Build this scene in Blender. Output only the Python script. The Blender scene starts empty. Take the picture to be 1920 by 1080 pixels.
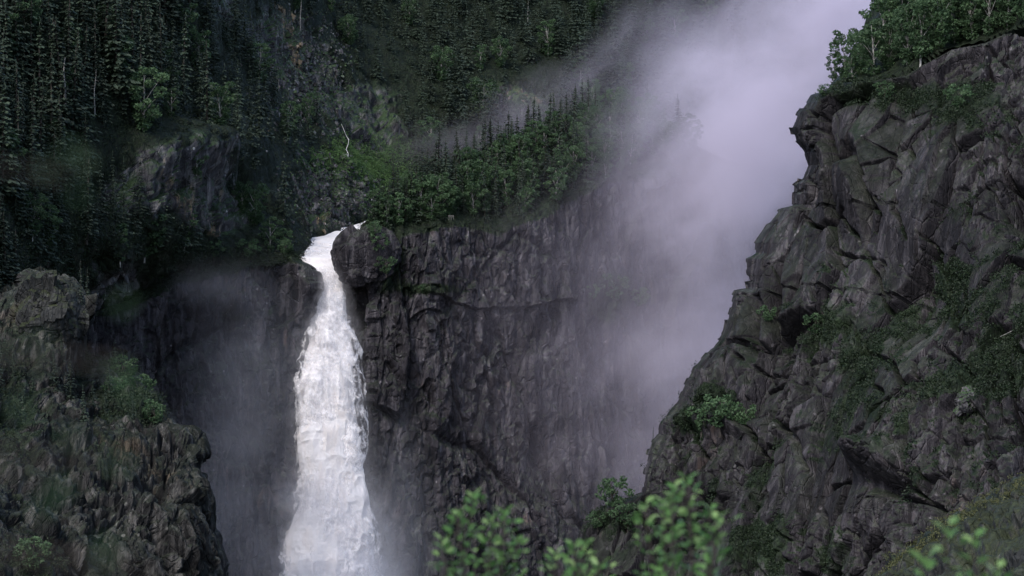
import bpy, math, random
import numpy as np
R = math.radians
rng = np.random.default_rng(7)
random.seed(7)
scene = bpy.context.scene
COL = scene.collection

# ------------------------------------------------------------------ camera, sky, sun, exposure
LENS, SENSOR = 85.0, 36.0
K = SENSOR / LENS / 1920.0
cam_data = bpy.data.cameras.new("camera")
cam_data.lens = LENS; cam_data.sensor_width = SENSOR
cam_data.clip_start = 0.1; cam_data.clip_end = 20000
cam_data.dof.use_dof = True; cam_data.dof.focus_distance = 480; cam_data.dof.aperture_fstop = 5.0
cam = bpy.data.objects.new("camera", cam_data); COL.objects.link(cam)
cam.location = (0, 0, 0); cam.rotation_euler = (R(90), 0, 0)
scene.camera = cam

SUN_EL, SUN_AZ = 50.0, 212.0        # degrees; azimuth clockwise from +Y (behind the camera, a little left)
world = bpy.data.worlds.new("World"); scene.world = world; world.use_nodes = True
wn = world.node_tree.nodes; wl = world.node_tree.links
wn.clear()
sky = wn.new("ShaderNodeTexSky"); sky.sky_type = 'NISHITA'; sky.sun_disc = False
sky.sun_elevation = R(SUN_EL); sky.sun_rotation = R(SUN_AZ)
sky.air_density = 1.0; sky.dust_density = 4.0; sky.ozone_density = 1.5; sky.altitude = 600
bg = wn.new("ShaderNodeBackground"); bg.inputs[1].default_value = 0.10
wo = wn.new("ShaderNodeOutputWorld")
wl.new(sky.outputs[0], bg.inputs[0]); wl.new(bg.outputs[0], wo.inputs[0])

sun_data = bpy.data.lights.new("sun", 'SUN'); sun_data.energy = 1.0; sun_data.angle = R(14)
sun_data.color = (1.0, 0.965, 0.95)
sun = bpy.data.objects.new("sun", sun_data); COL.objects.link(sun)
sun.rotation_euler = (R(90 - SUN_EL), 0, R(180 - SUN_AZ))
scene.view_settings.view_transform = 'Standard'; scene.view_settings.look = 'None'
scene.view_settings.exposure = 1.62; scene.view_settings.gamma = 1.0
scene.render.engine = 'CYCLES'
scene.cycles.volume_bounces = 1
scene.cycles.max_bounces = 6
scene.cycles.diffuse_bounces = 3
scene.cycles.transparent_max_bounces = 12
scene.cycles.volume_max_steps = 128
scene.cycles.use_denoising = True

# ------------------------------------------------------------------ helpers
def P(px, py, Y):
    """point of the place at distance Y seen at pixel (px,py) of the 1920x1080 frame"""
    return ((px - 960) * K * Y, Y, (540 - py) * K * Y)

def Pa(px, py, Y):
    px, py, Y = np.broadcast_arrays(np.asarray(px, float), np.asarray(py, float), np.asarray(Y, float))
    return np.stack([(px - 960) * K * Y, Y, (540 - py) * K * Y], -1)

def lerp(x, pts):
    a = np.array(pts, float); return np.interp(x, a[:, 0], a[:, 1])

def sstep(a, b, x):
    t = np.clip((x - a) / (b - a), 0, 1); return t * t * (3 - 2 * t)

def tps(ctrl):
    c = np.array(ctrl, float); xy = c[:, :2] / 500.0; n = len(c)
    def phi(r2): return 0.5 * r2 * np.log(r2 + 1e-9)
    d2 = ((xy[:, None] - xy[None]) ** 2).sum(-1)
    A = np.zeros((n + 3, n + 3)); A[:n, :n] = phi(d2) + np.eye(n) * 0.01
    A[:n, n] = 1; A[:n, n + 1:] = xy; A[n, :n] = 1; A[n + 1:, :n] = xy.T
    w = np.linalg.solve(A, np.concatenate([c[:, 2], np.zeros(3)]))
    def f(px, py):
        x = np.asarray(px, float) / 500; y = np.asarray(py, float) / 500
        o = w[n] + w[n + 1] * x + w[n + 2] * y
        for i in range(n):
            o = o + w[i] * phi((x - xy[i, 0]) ** 2 + (y - xy[i, 1]) ** 2)
        return o
    return f

def hsh(i, j, k, s):
    with np.errstate(over='ignore'):
        h = (i.astype(np.uint32) * np.uint32(374761393) + j.astype(np.uint32) * np.uint32(668265263)
             + k.astype(np.uint32) * np.uint32(2147483647) + np.uint32((s * 974711 + 12345) & 0xffffffff))
        h = (h ^ (h >> np.uint32(13))) * np.uint32(1274126177)
        h = (h ^ (h >> np.uint32(16))) * np.uint32(2246822519)
        h = h ^ (h >> np.uint32(15))
    return h
def h01(h): return (h & np.uint32(0xffffff)).astype(np.float32) / np.float32(16777216)

def vnoise(p, s=0):
    f = np.floor(p); t = (p - f).astype(np.float32); c = f.astype(np.int64)
    t = t * t * t * (t * (t * 6 - 15) + 10)
    o = 0
    for a in (0, 1):
        wx = t[..., 0] if a else 1 - t[..., 0]
        for b in (0, 1):
            wy = t[..., 1] if b else 1 - t[..., 1]
            for d in (0, 1):
                wz = t[..., 2] if d else 1 - t[..., 2]
                o = o + wx * wy * wz * h01(hsh(c[..., 0] + a, c[..., 1] + b, c[..., 2] + d, s))
    return o * 2 - 1
def fbm(p, s=0, octv=4, gain=0.5):
    o = 0; a = 1.0; q = np.asarray(p, float)
    for k in range(octv):
        o = o + a * vnoise(q, s + k * 17); a *= gain; q = q * 2.03 + 11.7
    return o
def facet(p, scale, s=0, warp=0.3):
    q = np.asarray(p, float) / np.asarray(scale, float)
    if warp: q = q + warp * np.stack([vnoise(q * 1.3, s + 1), vnoise(q * 1.3 + 31, s + 2), vnoise(q * 1.3 + 67, s + 3)], -1)
    c = np.floor(q).astype(np.int64); fr = (q - c).astype(np.float32)
    sh = q.shape[:-1]
    F1 = np.full(sh, 9., np.float32); F2 = np.full(sh, 9., np.float32); val = np.zeros(sh, np.float32); idn = np.zeros(sh, np.float32)
    for a in (-1, 0, 1):
        for b in (-1, 0, 1):
            for d in (-1, 0, 1):
                h = hsh(c[..., 0] + a, c[..., 1] + b, c[..., 2] + d, s)
                r1 = h01(h); h2 = h * np.uint32(2654435761); r2 = h01(h2 >> np.uint32(3)); h3 = h2 * np.uint32(2246822519) + np.uint32(77); r3 = h01(h3 >> np.uint32(5))
                vx = fr[..., 0] - a - r1; vy = fr[..., 1] - b - r2; vz = fr[..., 2] - d - r3
                dd = vx * vx + vy * vy + vz * vz
                v = (h01(h3 >> np.uint32(2)) - 0.5) + vx * (r3 - .5) * 1.6 + vz * (r1 - .5) * 1.6 + vy * (r2 - .5)
                near = dd < F1
                F2 = np.where(near, F1, np.minimum(F2, dd)); val = np.where(near, v, val); idn = np.where(near, h01(h3 >> np.uint32(7)), idn); F1 = np.where(near, dd, F1)
    facet.block = idn
    return val, np.sqrt(F2) - np.sqrt(F1)

def pldist(px, py, pts):
    """distance in pixels from a polyline drawn across a face"""
    best = np.full(np.shape(px), 1e9)
    for (x0, y0), (x1, y1) in zip(pts[:-1], pts[1:]):
        dx, dy = x1 - x0, y1 - y0; L = dx * dx + dy * dy
        t = np.clip(((px - x0) * dx + (py - y0) * dy) / L, 0, 1)
        best = np.minimum(best, np.hypot(px - x0 - t * dx, py - y0 - t * dy))
    return best

def link(o, parent=None):
    COL.objects.link(o)
    if parent is not None: o.parent = parent
    return o
def mesh_from(name, V, F, mats, attrs=None, smooth=False, mat_idx=None):
    V = np.ascontiguousarray(V, np.float32).reshape(-1, 3); F = np.ascontiguousarray(F, np.int32)
    k = F.shape[1]
    me = bpy.data.meshes.new(name)
    me.vertices.add(len(V)); me.vertices.foreach_set('co', V.ravel())
    me.loops.add(F.size); me.loops.foreach_set('vertex_index', F.ravel())
    me.polygons.add(len(F)); me.polygons.foreach_set('loop_start', np.arange(0, F.size, k, dtype=np.int32))
    me.polygons.foreach_set('use_smooth', np.full(len(F), smooth))
    if not isinstance(mats, (list, tuple)): mats = [mats]
    for m in mats: me.materials.append(m)
    if mat_idx is not None: me.polygons.foreach_set('material_index', np.asarray(mat_idx, np.int32))
    for n, a in (attrs or {}).items():
        at = me.attributes.new(n, 'FLOAT', 'POINT'); at.data.foreach_set('value', np.ascontiguousarray(a, np.float32).ravel())
    me.update(); me.validate()
    return me
def tag(o, label=None, cat=None, group=None, kind=None):
    if label: o['label'] = label
    if cat: o['category'] = cat
    if group: o['group'] = group
    if kind: o['kind'] = kind
    return o
def empty(name, loc, rz=0.0, sc=1.0):
    o = bpy.data.objects.new(name, None); o.empty_display_size = 0.5
    o.location = loc; o.rotation_euler = (0, 0, rz); o.scale = (sc, sc, sc) if np.isscalar(sc) else sc
    return link(o)
def copy_tree(o, parent=None):
    c = o.copy(); link(c, parent)
    for ch in list(o.children): copy_tree(ch, c)
    return c
def grid_faces(r, c):
    i = np.arange(r - 1)[:, None] * c + np.arange(c - 1)[None]
    return np.stack([i, i + 1, i + c + 1, i + c], -1).reshape(-1, 4)
def tube(pts, radii, n=7):
    pts = np.asarray(pts, float); V = []
    for i, p in enumerate(pts):
        t = pts[min(i + 1, len(pts) - 1)] - pts[max(i - 1, 0)]; t = t / (np.linalg.norm(t) + 1e-9)
        u = np.cross(t, (0.31, 0.9, 0.17)); u /= np.linalg.norm(u) + 1e-9; v = np.cross(t, u)
        for k in range(n):
            a = 2 * math.pi * k / n; V.append(p + radii[i] * (math.cos(a) * u + math.sin(a) * v))
    F = [[i * n + k, i * n + (k + 1) % n, (i + 1) * n + (k + 1) % n, (i + 1) * n + k] for i in range(len(pts) - 1) for k in range(n)]
    return np.array(V), np.array(F)
class MB:
    def __init__(s): s.V = []; s.F = []; s.T = []; s.n = 0
    def add(s, V, F, t=0.5):
        V = np.asarray(V, float).reshape(-1, 3); s.V.append(V); s.F.append(np.asarray(F) + s.n); s.n += len(V)
        s.T.append(np.full(len(V), t) if np.isscalar(t) else np.asarray(t))
        return s
    def tube(s, *a, **k): return s.add(*tube(*a, **k))
    def mesh(s, name, mats, smooth=False):
        return mesh_from(name, np.concatenate(s.V), np.concatenate(s.F), mats, {'tint': np.concatenate(s.T)}, smooth)

def rot_frames(d, roll):
    """unit direction d (N,3) and a roll angle -> side and up vectors"""
    d = d / (np.linalg.norm(d, axis=-1, keepdims=True) + 1e-9)
    ref = np.where(np.abs(d[:, 2:3]) > 0.95, np.array([[1., 0, 0]]), np.array([[0., 0, 1]]))
    s = np.cross(d, ref); s /= np.linalg.norm(s, axis=-1, keepdims=True) + 1e-9
    u = np.cross(s, d)
    c, n = np.cos(roll)[:, None], np.sin(roll)[:, None]
    return d, s * c + u * n, u * c - s * n
def leaf_quads(C, d, roll, L, W):
    """diamond-like leaf faces centred on C"""
    d, s, u = rot_frames(d, roll); L = np.asarray(L).reshape(-1, 1); W = np.asarray(W).reshape(-1, 1)
    V = np.stack([C - d * L * .5, C + s * W * .5 - d * L * .08, C + d * L * .5, C - s * W * .5 + u * W * .12], 1)
    return V.reshape(-1, 3), np.arange(len(C) * 4).reshape(-1, 4)

# ------------------------------------------------------------------ materials
class NT:
    def __init__(s, name):
        s.m = bpy.data.materials.new(name); s.m.use_nodes = True; s.t = s.m.node_tree; s.t.nodes.clear()
        s.out = s.t.nodes.new('ShaderNodeOutputMaterial')
    def n(s, typ, ins=None, **props):
        nd = s.t.nodes.new(typ)
        for k, v in props.items(): setattr(nd, k, v)
        for k, v in (ins or {}).items(): s.set(nd.inputs[k], v)
        return nd
    def set(s, sock, v):
        if isinstance(v, bpy.types.NodeSocket): s.t.links.new(v, sock)
        elif isinstance(v, bpy.types.Node): s.t.links.new(v.outputs[0], sock)
        else:
            if isinstance(v, tuple) and len(v) == 3 and sock.type == 'RGBA': v = (*v, 1)
            sock.default_value = v
    def math(s, op, a, b=0.0, c=None, clamp=False):
        nd = s.n('ShaderNodeMath', {0: a, 1: b}, operation=op, use_clamp=clamp)
        if c is not None: s.set(nd.inputs[2], c)
        return nd.outputs[0]
    def mix(s, f, a, b, blend='MIX'):
        nd = s.n('ShaderNodeMix', data_type='RGBA', blend_type=blend)
        s.set(nd.inputs[0], f); s.set(nd.inputs[6], a); s.set(nd.inputs[7], b); return nd.outputs[2]
    def ramp(s, f, a, b, lo=0.0, hi=1.0):
        nd = s.n('ShaderNodeMapRange', {0: f, 1: a, 2: b, 3: lo, 4: hi}, interpolation_type='SMOOTHSTEP'); return nd.outputs[0]
    def noise(s, vec, scale, detail=4.0, rough=0.55, dist=0.0):
        return s.n('ShaderNodeTexNoise', {'Vector': vec, 'Scale': scale, 'Detail': detail, 'Roughness': rough, 'Distortion': dist}).outputs[0]
    def attr(s, name): return s.n('ShaderNodeAttribute', attribute_name=name).outputs['Fac']
    def scaled(s, vec, sc, rot=(0, 0, 0)):
        return s.n('ShaderNodeMapping', {'Vector': vec, 'Rotation': rot, 'Scale': sc}).outputs[0]

def rock_material(name, dark, mid, pale, rust, rust_at, moss, moss_amt, streak=0.6, tilt=0.0, veg=False, rough=0.62, bump=0.7):
    t = NT(name); pos = t.n('ShaderNodeNewGeometry').outputs['Position']
    nrm = t.n('ShaderNodeNewGeometry').outputs['Normal']
    big = t.noise(pos, 0.035, 4, .6, .4)
    med = t.noise(pos, 0.22, 6, .65, .3)
    fine = t.noise(pos, 1.3, 5, .7)
    st = t.noise(t.scaled(pos, (0.55, 0.55, 0.045), (0, R(tilt), 0)), 1.0, 5, .65, .6)
    st2 = t.noise(t.scaled(pos, (1.7, 1.7, 0.12), (0, R(tilt), 0)), 1.0, 4, .6, .4)
    c = t.mix(t.ramp(med, .32, .68), dark, mid)
    c = t.mix(t.math('MULTIPLY', t.ramp(st, .46, .66), streak), c, pale)
    c = t.mix(t.math('MULTIPLY', t.ramp(st2, .5, .68), streak * .7), c, dark)
    c = t.mix(t.math('MULTIPLY', t.ramp(t.math('ADD', big, t.math('MULTIPLY', t.math('SUBTRACT', st, .5), .5)), rust_at, rust_at + .12), .75), c, rust)
    c = t.mix(t.ramp(fine, .58, .74, 0, .55), c, pale)
    lich = t.n('ShaderNodeTexVoronoi', {'Vector': pos, 'Scale': .55}).outputs[0]
    c = t.mix(t.math('MULTIPLY', t.ramp(lich, .22, .08), t.ramp(med, .5, .62)), c, tuple(min(1, x * 1.9) for x in pale))
    c = t.mix(t.ramp(fine, .48, .3, 0, .55), c, tuple(x * .45 for x in dark))
    nz = t.n('ShaderNodeSeparateXYZ', {0: nrm}).outputs[2]
    mk = t.math('MULTIPLY', t.ramp(t.math('ADD', nz, t.math('MULTIPLY', t.math('SUBTRACT', med, .5), 1.1)), .28, .62), moss_amt)
    mcol = t.mix(t.ramp(fine, .35, .7), moss, tuple(x * 2.1 for x in moss))
    c = t.mix(mk, c, mcol)
    if veg:
        g = t.attr('veg')
        gcol = t.mix(t.ramp(fine, .35, .65), (.004, .0065, .004), (.013, .021, .010))
        c = t.mix(t.ramp(t.math('ADD', g, t.math('MULTIPLY', t.math('SUBTRACT', med, .5), .9)), .35, .65), c, gcol)
    c = t.mix(1.0, c, t.n('ShaderNodeCombineColor', {k: t.ramp(t.attr('tone'), .05, .95, .45, 1.7) for k in (0, 1, 2)}), 'MULTIPLY')
    h = t.math('ADD', t.math('MULTIPLY', med, .7), t.math('ADD', t.math('MULTIPLY', fine, .35), t.math('MULTIPLY', st2, .5)))
    wv = t.n('ShaderNodeVectorMath', {0: t.scaled(pos, (.42, .42, .17), (0, R(tilt), 0)), 1: t.n('ShaderNodeVectorMath', {0: t.n('ShaderNodeTexNoise', {'Vector': pos, 'Scale': .35, 'Detail': 3.0}).outputs[1], 1: (.3, .3, .3)}, operation='MULTIPLY').outputs[0]}, operation='ADD').outputs[0]
    ce = t.n('ShaderNodeTexVoronoi', {'Vector': wv, 'Scale': 1.0}, feature='DISTANCE_TO_EDGE').outputs[0]
    cc = t.n('ShaderNodeTexVoronoi', {'Vector': wv, 'Scale': 1.0}, feature='F1').outputs[1]
    ce2 = t.n('ShaderNodeTexVoronoi', {'Vector': wv, 'Scale': 2.7}, feature='DISTANCE_TO_EDGE').outputs[0]
    c = t.mix(.30, c, t.mix(1.0, c, t.n('ShaderNodeSeparateColor', {0: cc}).outputs[0], 'MULTIPLY'))
    h = t.math('ADD', h, t.math('ADD', t.ramp(ce, 0, .05, -.45, 0), t.ramp(ce2, 0, .08, -.15, 0)))
    b = t.n('ShaderNodeBump', {'Strength': bump, 'Distance': 0.9, 'Height': h})
    rg = t.ramp(st, .3, .7, rough + .2, rough - .15)
    p = t.n('ShaderNodeBsdfPrincipled', {'Base Color': c, 'Roughness': rg, 'Normal': b, 'Specular IOR Level': .13})
    t.set(t.out.inputs[0], p); return t.m

def leaf_material(name, a, b, yellow=None, transl=.3, objvar=.5, rough=.6):
    t = NT(name)
    oi = t.n('ShaderNodeObjectInfo').outputs['Random']
    tn = t.attr('tint')
    f = t.math('ADD', t.math('MULTIPLY', oi, objvar), t.math('MULTIPLY', tn, 1 - objvar))
    c = t.mix(f, a, b)
    if yellow: c = t.mix(t.ramp(tn, .8, 1.0, 0, .7), c, yellow)
    d = t.n('ShaderNodeBsdfPrincipled', {'Base Color': c, 'Roughness': rough, 'Specular IOR Level': .25})
    tr = t.n('ShaderNodeBsdfTranslucent', {'Color': t.mix(.5, c, tuple(min(1, x * 1.6) for x in b))})
    mx = t.n('ShaderNodeMixShader', {0: transl, 1: d, 2: tr})
    t.set(t.out.inputs[0], mx); return t.m

def bark_material(name, a, b, sc=3.0):
    t = NT(name); pos = t.n('ShaderNodeTexCoord').outputs['Object']
    n = t.noise(t.scaled(pos, (1, 1, .35)), sc, 5, .7)
    c = t.mix(t.ramp(n, .38, .62), a, b)
    p = t.n('ShaderNodeBsdfPrincipled', {'Base Color': c, 'Roughness': .85, 'Specular IOR Level': .2})
    t.set(t.out.inputs[0], p); return t.m

M = {}
M['rock_right'] = rock_material('dark_violet_grey_rock', (.010, .009, .011), (.020, .018, .021), (.070, .064, .069), (.060, .042, .034), .66, (.012, .017, .008), .45, .6, 9, True, bump=.5)
M['rock_wall'] = rock_material('wet_gorge_rock', (.012, .0113, .0145), (.031, .0285, .034), (.086, .080, .088), (.080, .052, .042), .63, (.014, .022, .010), .4, .75, 0, True)
M['rock_left'] = rock_material('layered_black_rock', (.006, .006, .0065), (.016, .0157, .0158), (.095, .091, .086), (.075, .055, .034), .62, (.009, .014, .006), .4, .75, 24, True)
M['rock_hill'] = rock_material('hillside_rock_and_undergrowth', (.022, .022, .025), (.080, .077, .085), (.26, .25, .245), (.26, .18, .09), .60, (.018, .034, .012), .9, .5, 18, True)
M['rock_slab'] = rock_material('mossy_slab_rock', (.014, .015, .015), (.03, .031, .031), (.065, .066, .063), (.05, .046, .03), .6, (.016, .021, .007), .7, .5, 60, True)
M['spruce'] = leaf_material('spruce_needles', (.007, .0115, .0085), (.042, .064, .040), None, .12, .6)
M['broadleaf'] = leaf_material('broadleaf_foliage', (.020, .040, .019), (.066, .118, .053), (.085, .135, .06), .28, .5)
M['shrub'] = leaf_material('shrub_foliage', (.006, .011, .006), (.019, .034, .014), None, .2, .0)
M['moss'] = leaf_material('yellow_moss', (.035, .04, .015), (.085, .09, .035), None, .2, .0)
M['grass'] = leaf_material('gully_grass', (.03, .06, .022), (.085, .155, .05), None, .25, .0)
M['near_leaf'] = leaf_material('fresh_leaf', (.034, .090, .026), (.098, .205, .058), (.23, .33, .13), .38, .1, .42)
M['shade_leaf'] = leaf_material('dull_leaf', (.014, .035, .014), (.03, .07, .03), None, .3, .1)  # sapling foliage: a darker, duller green than the near shrubs
M['bark'] = bark_material('dark_bark', (.02, .017, .014), (.06, .052, .046))
M['pale_bark'] = bark_material('pale_birch_bark', (.10, .095, .09), (.34, .33, .31), 4)
M['dead_wood'] = bark_material('bleached_dead_wood', (.09, .087, .083), (.24, .233, .22), 5)

# ------------------------------------------------------------------ terrain masses
MASS = {}; TONE = {}
def build_mass(name, PX, PY, D, disp, mat, veg=None, label=None, blur=1):
    P0 = Pa(PX, PY, D)
    du = np.gradient(P0, axis=1); dv = np.gradient(P0, axis=0)
    N = np.cross(dv, du); N /= np.linalg.norm(N, axis=-1, keepdims=True) + 1e-9
    if np.median((N * -P0).sum(-1)) < 0: N = -N
    TONE.clear(); d = disp(P0, N, PX, PY); tone = TONE.get('t', np.full(PX.shape, .5))
    for _ in range(blur):
        e_ = np.pad(d, 1, mode='edge'); d = (e_[1:-1, :-2] + 2 * e_[1:-1, 1:-1] + e_[1:-1, 2:]) / 4
        e_ = np.pad(d, 1, mode='edge'); d = (e_[:-2, 1:-1] + 2 * e_[1:-1, 1:-1] + e_[2:, 1:-1]) / 4
    Q = P0 + N * d[..., None]
    du = np.gradient(Q, axis=1); dv = np.gradient(Q, axis=0)
    N2 = np.cross(dv, du); N2 /= np.linalg.norm(N2, axis=-1, keepdims=True) + 1e-9
    if np.median((N2 * -Q).sum(-1)) < 0: N2 = -N2
    r, c = PX.shape
    F = grid_faces(r, c)
    fn = np.cross(Q[0, 1] - Q[0, 0], Q[1, 0] - Q[0, 0])
    a = Q.reshape(-1, 3)[F[:, 0]]; b_ = Q.reshape(-1, 3)[F[:, 1]]; e = Q.reshape(-1, 3)[F[:, 3]]
    if np.median((np.cross(b_ - a, e - a) * -a).sum(-1)) < 0: F = F[:, ::-1]
    vg = veg(Q, N2, PX, PY) if veg else np.zeros(PX.shape)
    me = mesh_from(name, Q, F, mat, {'veg': vg, 'tone': tone})
    o = link(bpy.data.objects.new(name, me)); tag(o, label, None, None, 'structure')
    MASS[name] = dict(P=Q, N=N2, px=PX, py=PY, veg=vg, obj=o)
    return o

def zone(px, py, x0, y0, rx, ry):
    return np.exp(-(((px - x0) / rx) ** 2 + ((py - y0) / ry) ** 2))

# --- far and left hillside (one continuous valley side)
hill_depth = tps([(-150, -250, 600), (0, 0, 515), (0, 250, 485), (0, 500, 452), (0, 700, 425), (200, 0, 560), (200, 250, 520), (200, 450, 500), (300, 600, 575), (330, 760, 660), (450, 640, 630), (100, 800, 450),
    (400, -250, 680), (400, 0, 615), (400, 250, 575), (450, 450, 562), (400, 560, 560), (560, 480, 585), (560, 560, 600), (560, 300, 640), (560, 100, 690), (560, -250, 790),
    (690, 410, 665), (690, 250, 705), (700, 0, 775), (700, -250, 840), (900, 300, 725), (900, 100, 775), (900, -250, 870), (1200, 300, 745), (1200, 0, 835), (1200, -250, 910),
    (1500, 0, 880), (1500, 300, 800), (1900, 0, 920), (2200, -250, 1000), (1900, 300, 850), (900, 560, 670), (1300, 560, 720), (690, 560, 640)])
nx, ny = 1000, 560
PX, PY = np.meshgrid(np.linspace(-160, 1720, nx), np.linspace(-230, 760, ny))
D = hill_depth(PX, PY)
def hill_rock(px, py):
    m = zone(px, py, 330, 340, 130, 75) + zone(px, py, 590, 130, 60, 75) + zone(px, py, 700, 215, 75, 75) + zone(px, py, 620, 370, 80, 60) \
        + zone(px, py, 420, 10, 35, 40) + zone(px, py, 440, 400, 45, 40) + .9 * zone(px, py, 230, 560, 60, 80) + zone(px, py, 520, 60, 50, 60) + .8 * zone(px, py, 960, 185, 90, 35)
    return np.clip(m, 0, 1)
def d_hill(P0, N, px, py):
    v1, e1 = facet(P0, (13, 13, 20), 3); v2, e2 = facet(P0, (4.5, 4.5, 7), 5); v3, e3 = facet(P0, (1.8, 1.8, 3.4), 8)
    rk = hill_rock(px, py)
    fl = fbm(P0 / np.array([2.2, 2.2, 11]), 9, 4)
    d = 1.3 * rk * fl + 4 * fbm(P0 / 45, 2, 3) + (.8 + 2.6 * rk) * v1 + (.5 + 1.6 * rk) * v2 + (.2 + .8 * rk) * v3
    d -= rk * (1.6 * (1 - sstep(0, .12, e1)) + .9 * (1 - sstep(0, .14, e2)))
    # the dark overhang in the outcrop on the left, and the hollow below it
    d += 9 * zone(px, py, 360, 285, 110, 45) - 11 * zone(px, py, 220, 320, 55, 50) - 4 * zone(px, py, 290, 440, 40, 60)
    return d
def v_hill(Q, N, px, py):
    return np.clip(1.05 - hill_rock(px, py) * (1.15 - .35 * (fbm(Q / 5, 44, 3) > .1)), 0, 1)
build_mass('hillside', PX, PY, D, d_hill, M['rock_hill'], v_hill)

# --- wall of the gorge and the wooded headland above it
nx, nv1, nv2, nvb = 1150, 150, 560, 14
cx = np.linspace(170, 1640, nx)
crest = lerp(cx, [(170, 585), (250, 560), (290, 535), (330, 505), (370, 508), (400, 494), (440, 488), (470, 470), (510, 474), (540, 466), (558, 482), (572, 500), (600, 512), (630, 505), (640, 478), (662, 448), (690, 414), (715, 398), (740, 396), (800, 360), (850, 325), (950, 288), (1000, 258), (1100, 222), (1180, 215), (1300, 270), (1640, 420)])
brink = lerp(cx, [(170, 592), (250, 570), (290, 548), (330, 525), (370, 522), (400, 512), (440, 506), (470, 494), (510, 494), (540, 486), (558, 488), (572, 504), (600, 516), (630, 510), (640, 482), (662, 455), (690, 436), (720, 430), (760, 432), (850, 412), (930, 432), (1000, 402), (1060, 372), (1150, 332), (1250, 325), (1400, 350), (1640, 450)])
Yb = lerp(cx, [(170, 520), (280, 545), (450, 560), (556, 570), (575, 588), (600, 592), (632, 590), (650, 580), (700, 574), (800, 578), (1000, 592), (1250, 625), (1640, 690)])
rows_px = np.broadcast_to(cx, (nvb + nv1 + nv2, nx))
pyr = np.zeros((nvb + nv1 + nv2, nx)); dr = np.zeros_like(pyr)
Yc = Yb + (brink - crest) * K * Yb * 1.35
for i in range(nvb):
    t = 1 - i / nvb
    pyr[i] = crest + 14 * t; dr[i] = Yc + 90 * t
for i in range(nv1):
    t = i / nv1
    pyr[nvb + i] = crest + (brink - crest) * t; dr[nvb + i] = Yc + (Yb - Yc) * t
for i in range(nv2):
    t = i / (nv2 - 1)
    pyr[nvb + nv1 + i] = brink + (1260 - brink) * t
    dr[nvb + nv1 + i] = Yb - (pyr[nvb + nv1 + i] - brink) * K * Yb * (.10 + .10 * t)
LEDGE = [(640, 545), (700, 535), (760, 540), (800, 556), (850, 566), (905, 570), (950, 574), (1000, 570), (1062, 562), (1090, 556)]
BR = np.broadcast_to(brink, pyr.shape)
def d_wall(P0, N, px, py):
    v0, e0 = facet(P0, (26, 26, 60), 20, .35); v1, e1 = facet(P0, (8, 8, 26), 21); tw1 = facet.block; v2, e2 = facet(P0, (2.6, 2.6, 7.5), 22, .5); v3, e3 = facet(P0, (1.5, 1.5, 2.8), 23)
    face = sstep(-6, 14, py - BR)
    fl = fbm(P0 / np.array([3.2, 3.2, 26]), 26, 4); fine = fbm(P0 / np.array([1.6, 1.6, 3.2]), 27, 4)
    TONE['t'] = np.clip(.2 + .35 * tw1 + .3 * facet.block, 0, 1); near = 1 - sstep(880, 1150, px)
    d = (3.0 * v0 + 1.4 * v1 + (.4 + .8 * near) * v2 + (.3 + .4 * near) * v3 + .8 * fl + .35 * fine) * (.25 + .75 * face)
    d -= face * (.8 * (1 - sstep(0, .05, e0)) + .5 * (1 - sstep(0, .06, e1)) + .35 * near * (1 - sstep(0, .09, e2)))
    ly = np.interp(px, [p[0] for p in LEDGE], [p[1] for p in LEDGE]) + 9 * fbm(P0 * np.array([1, 0, 0]) / 9, 28, 3)
    inr = sstep(760, 830, px) * (1 - sstep(1060, 1110, px))
    d += inr * 1.5 * np.where(py < ly, np.exp(-(ly - py) / 110), 0) * face
    # hollow where the wall bends, deep slot to the right of the water, dark column left of it
    d -= 3 * zone(px, py, 930, 760, 70, 160) * face + 6 * zone(px, py, 672, 580, 22, 60) * face
    d += 3 * zone(px, py, 800, 560, 60, 200) * face - 4 * zone(px, py, 1010, 860, 45, 90) * face
    d += 4 * zone(px, py, 560, 540, 22, 60) * face - 4 * zone(px, py, 420, 640, 90, 60) * face
    d *= np.where((px > 575) & (px < 632), .3, 1)
    return d
def v_wall(Q, N, px, py):
    top = 1 - sstep(-4, 22, py - BR)
    g = zone(px, py, 720, 480, 35, 70) + .8 * zone(px, py, 800, 545, 70, 14) + .9 * zone(px, py, 1160, 560, 75, 60) + .5 * zone(px, py, 470, 590, 80, 25)
    g += .45 * (fbm(Q / 9, 61, 3) > .35) * sstep(.1, .4, N[..., 2])
    return np.clip(top * (px > 640) + top * (px < 560) * .9 + g, 0, 1)
build_mass('gorge_cliff', rows_px, pyr, dr, d_wall, M['rock_wall'], v_wall)

# --- the great buttress on the right
EDGE = [(100, 1600), (165, 1562), (178, 1520), (190, 1512), (210, 1495), (240, 1483), (262, 1490), (285, 1508), (310, 1515), (335, 1502), (345, 1490), (385, 1488), (392, 1460), (420, 1440), (455, 1416),
        (475, 1414), (485, 1398), (510, 1397), (540, 1402), (544, 1380), (555, 1374), (580, 1368), (620, 1355), (640, 1345), (660, 1325), (690, 1300), (720, 1285), (750, 1272), (790, 1248), (815, 1238),
        (830, 1220), (850, 1214), (880, 1208), (925, 1203), (945, 1150), (960, 1105), (990, 1088), (1080, 1075), (1260, 1050)]
ys = np.linspace(60, 1250, 760)
ncb, nc = 30, 800
jr = np.random.default_rng(31); jt = np.linspace(60, 1250, 100); jv = np.clip(jr.normal(0, 3.2, 100), -4.5, 4.5) * (jt > 185)
edge = lerp(ys, EDGE); jog = jv[np.clip((ys - 60) / 1190 * 99, 0, 99).astype(int)]
s = np.linspace(0, 1, nc)
s = s ** 1.15
front = edge[:, None] + (2080 - edge[:, None]) * s
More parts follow.
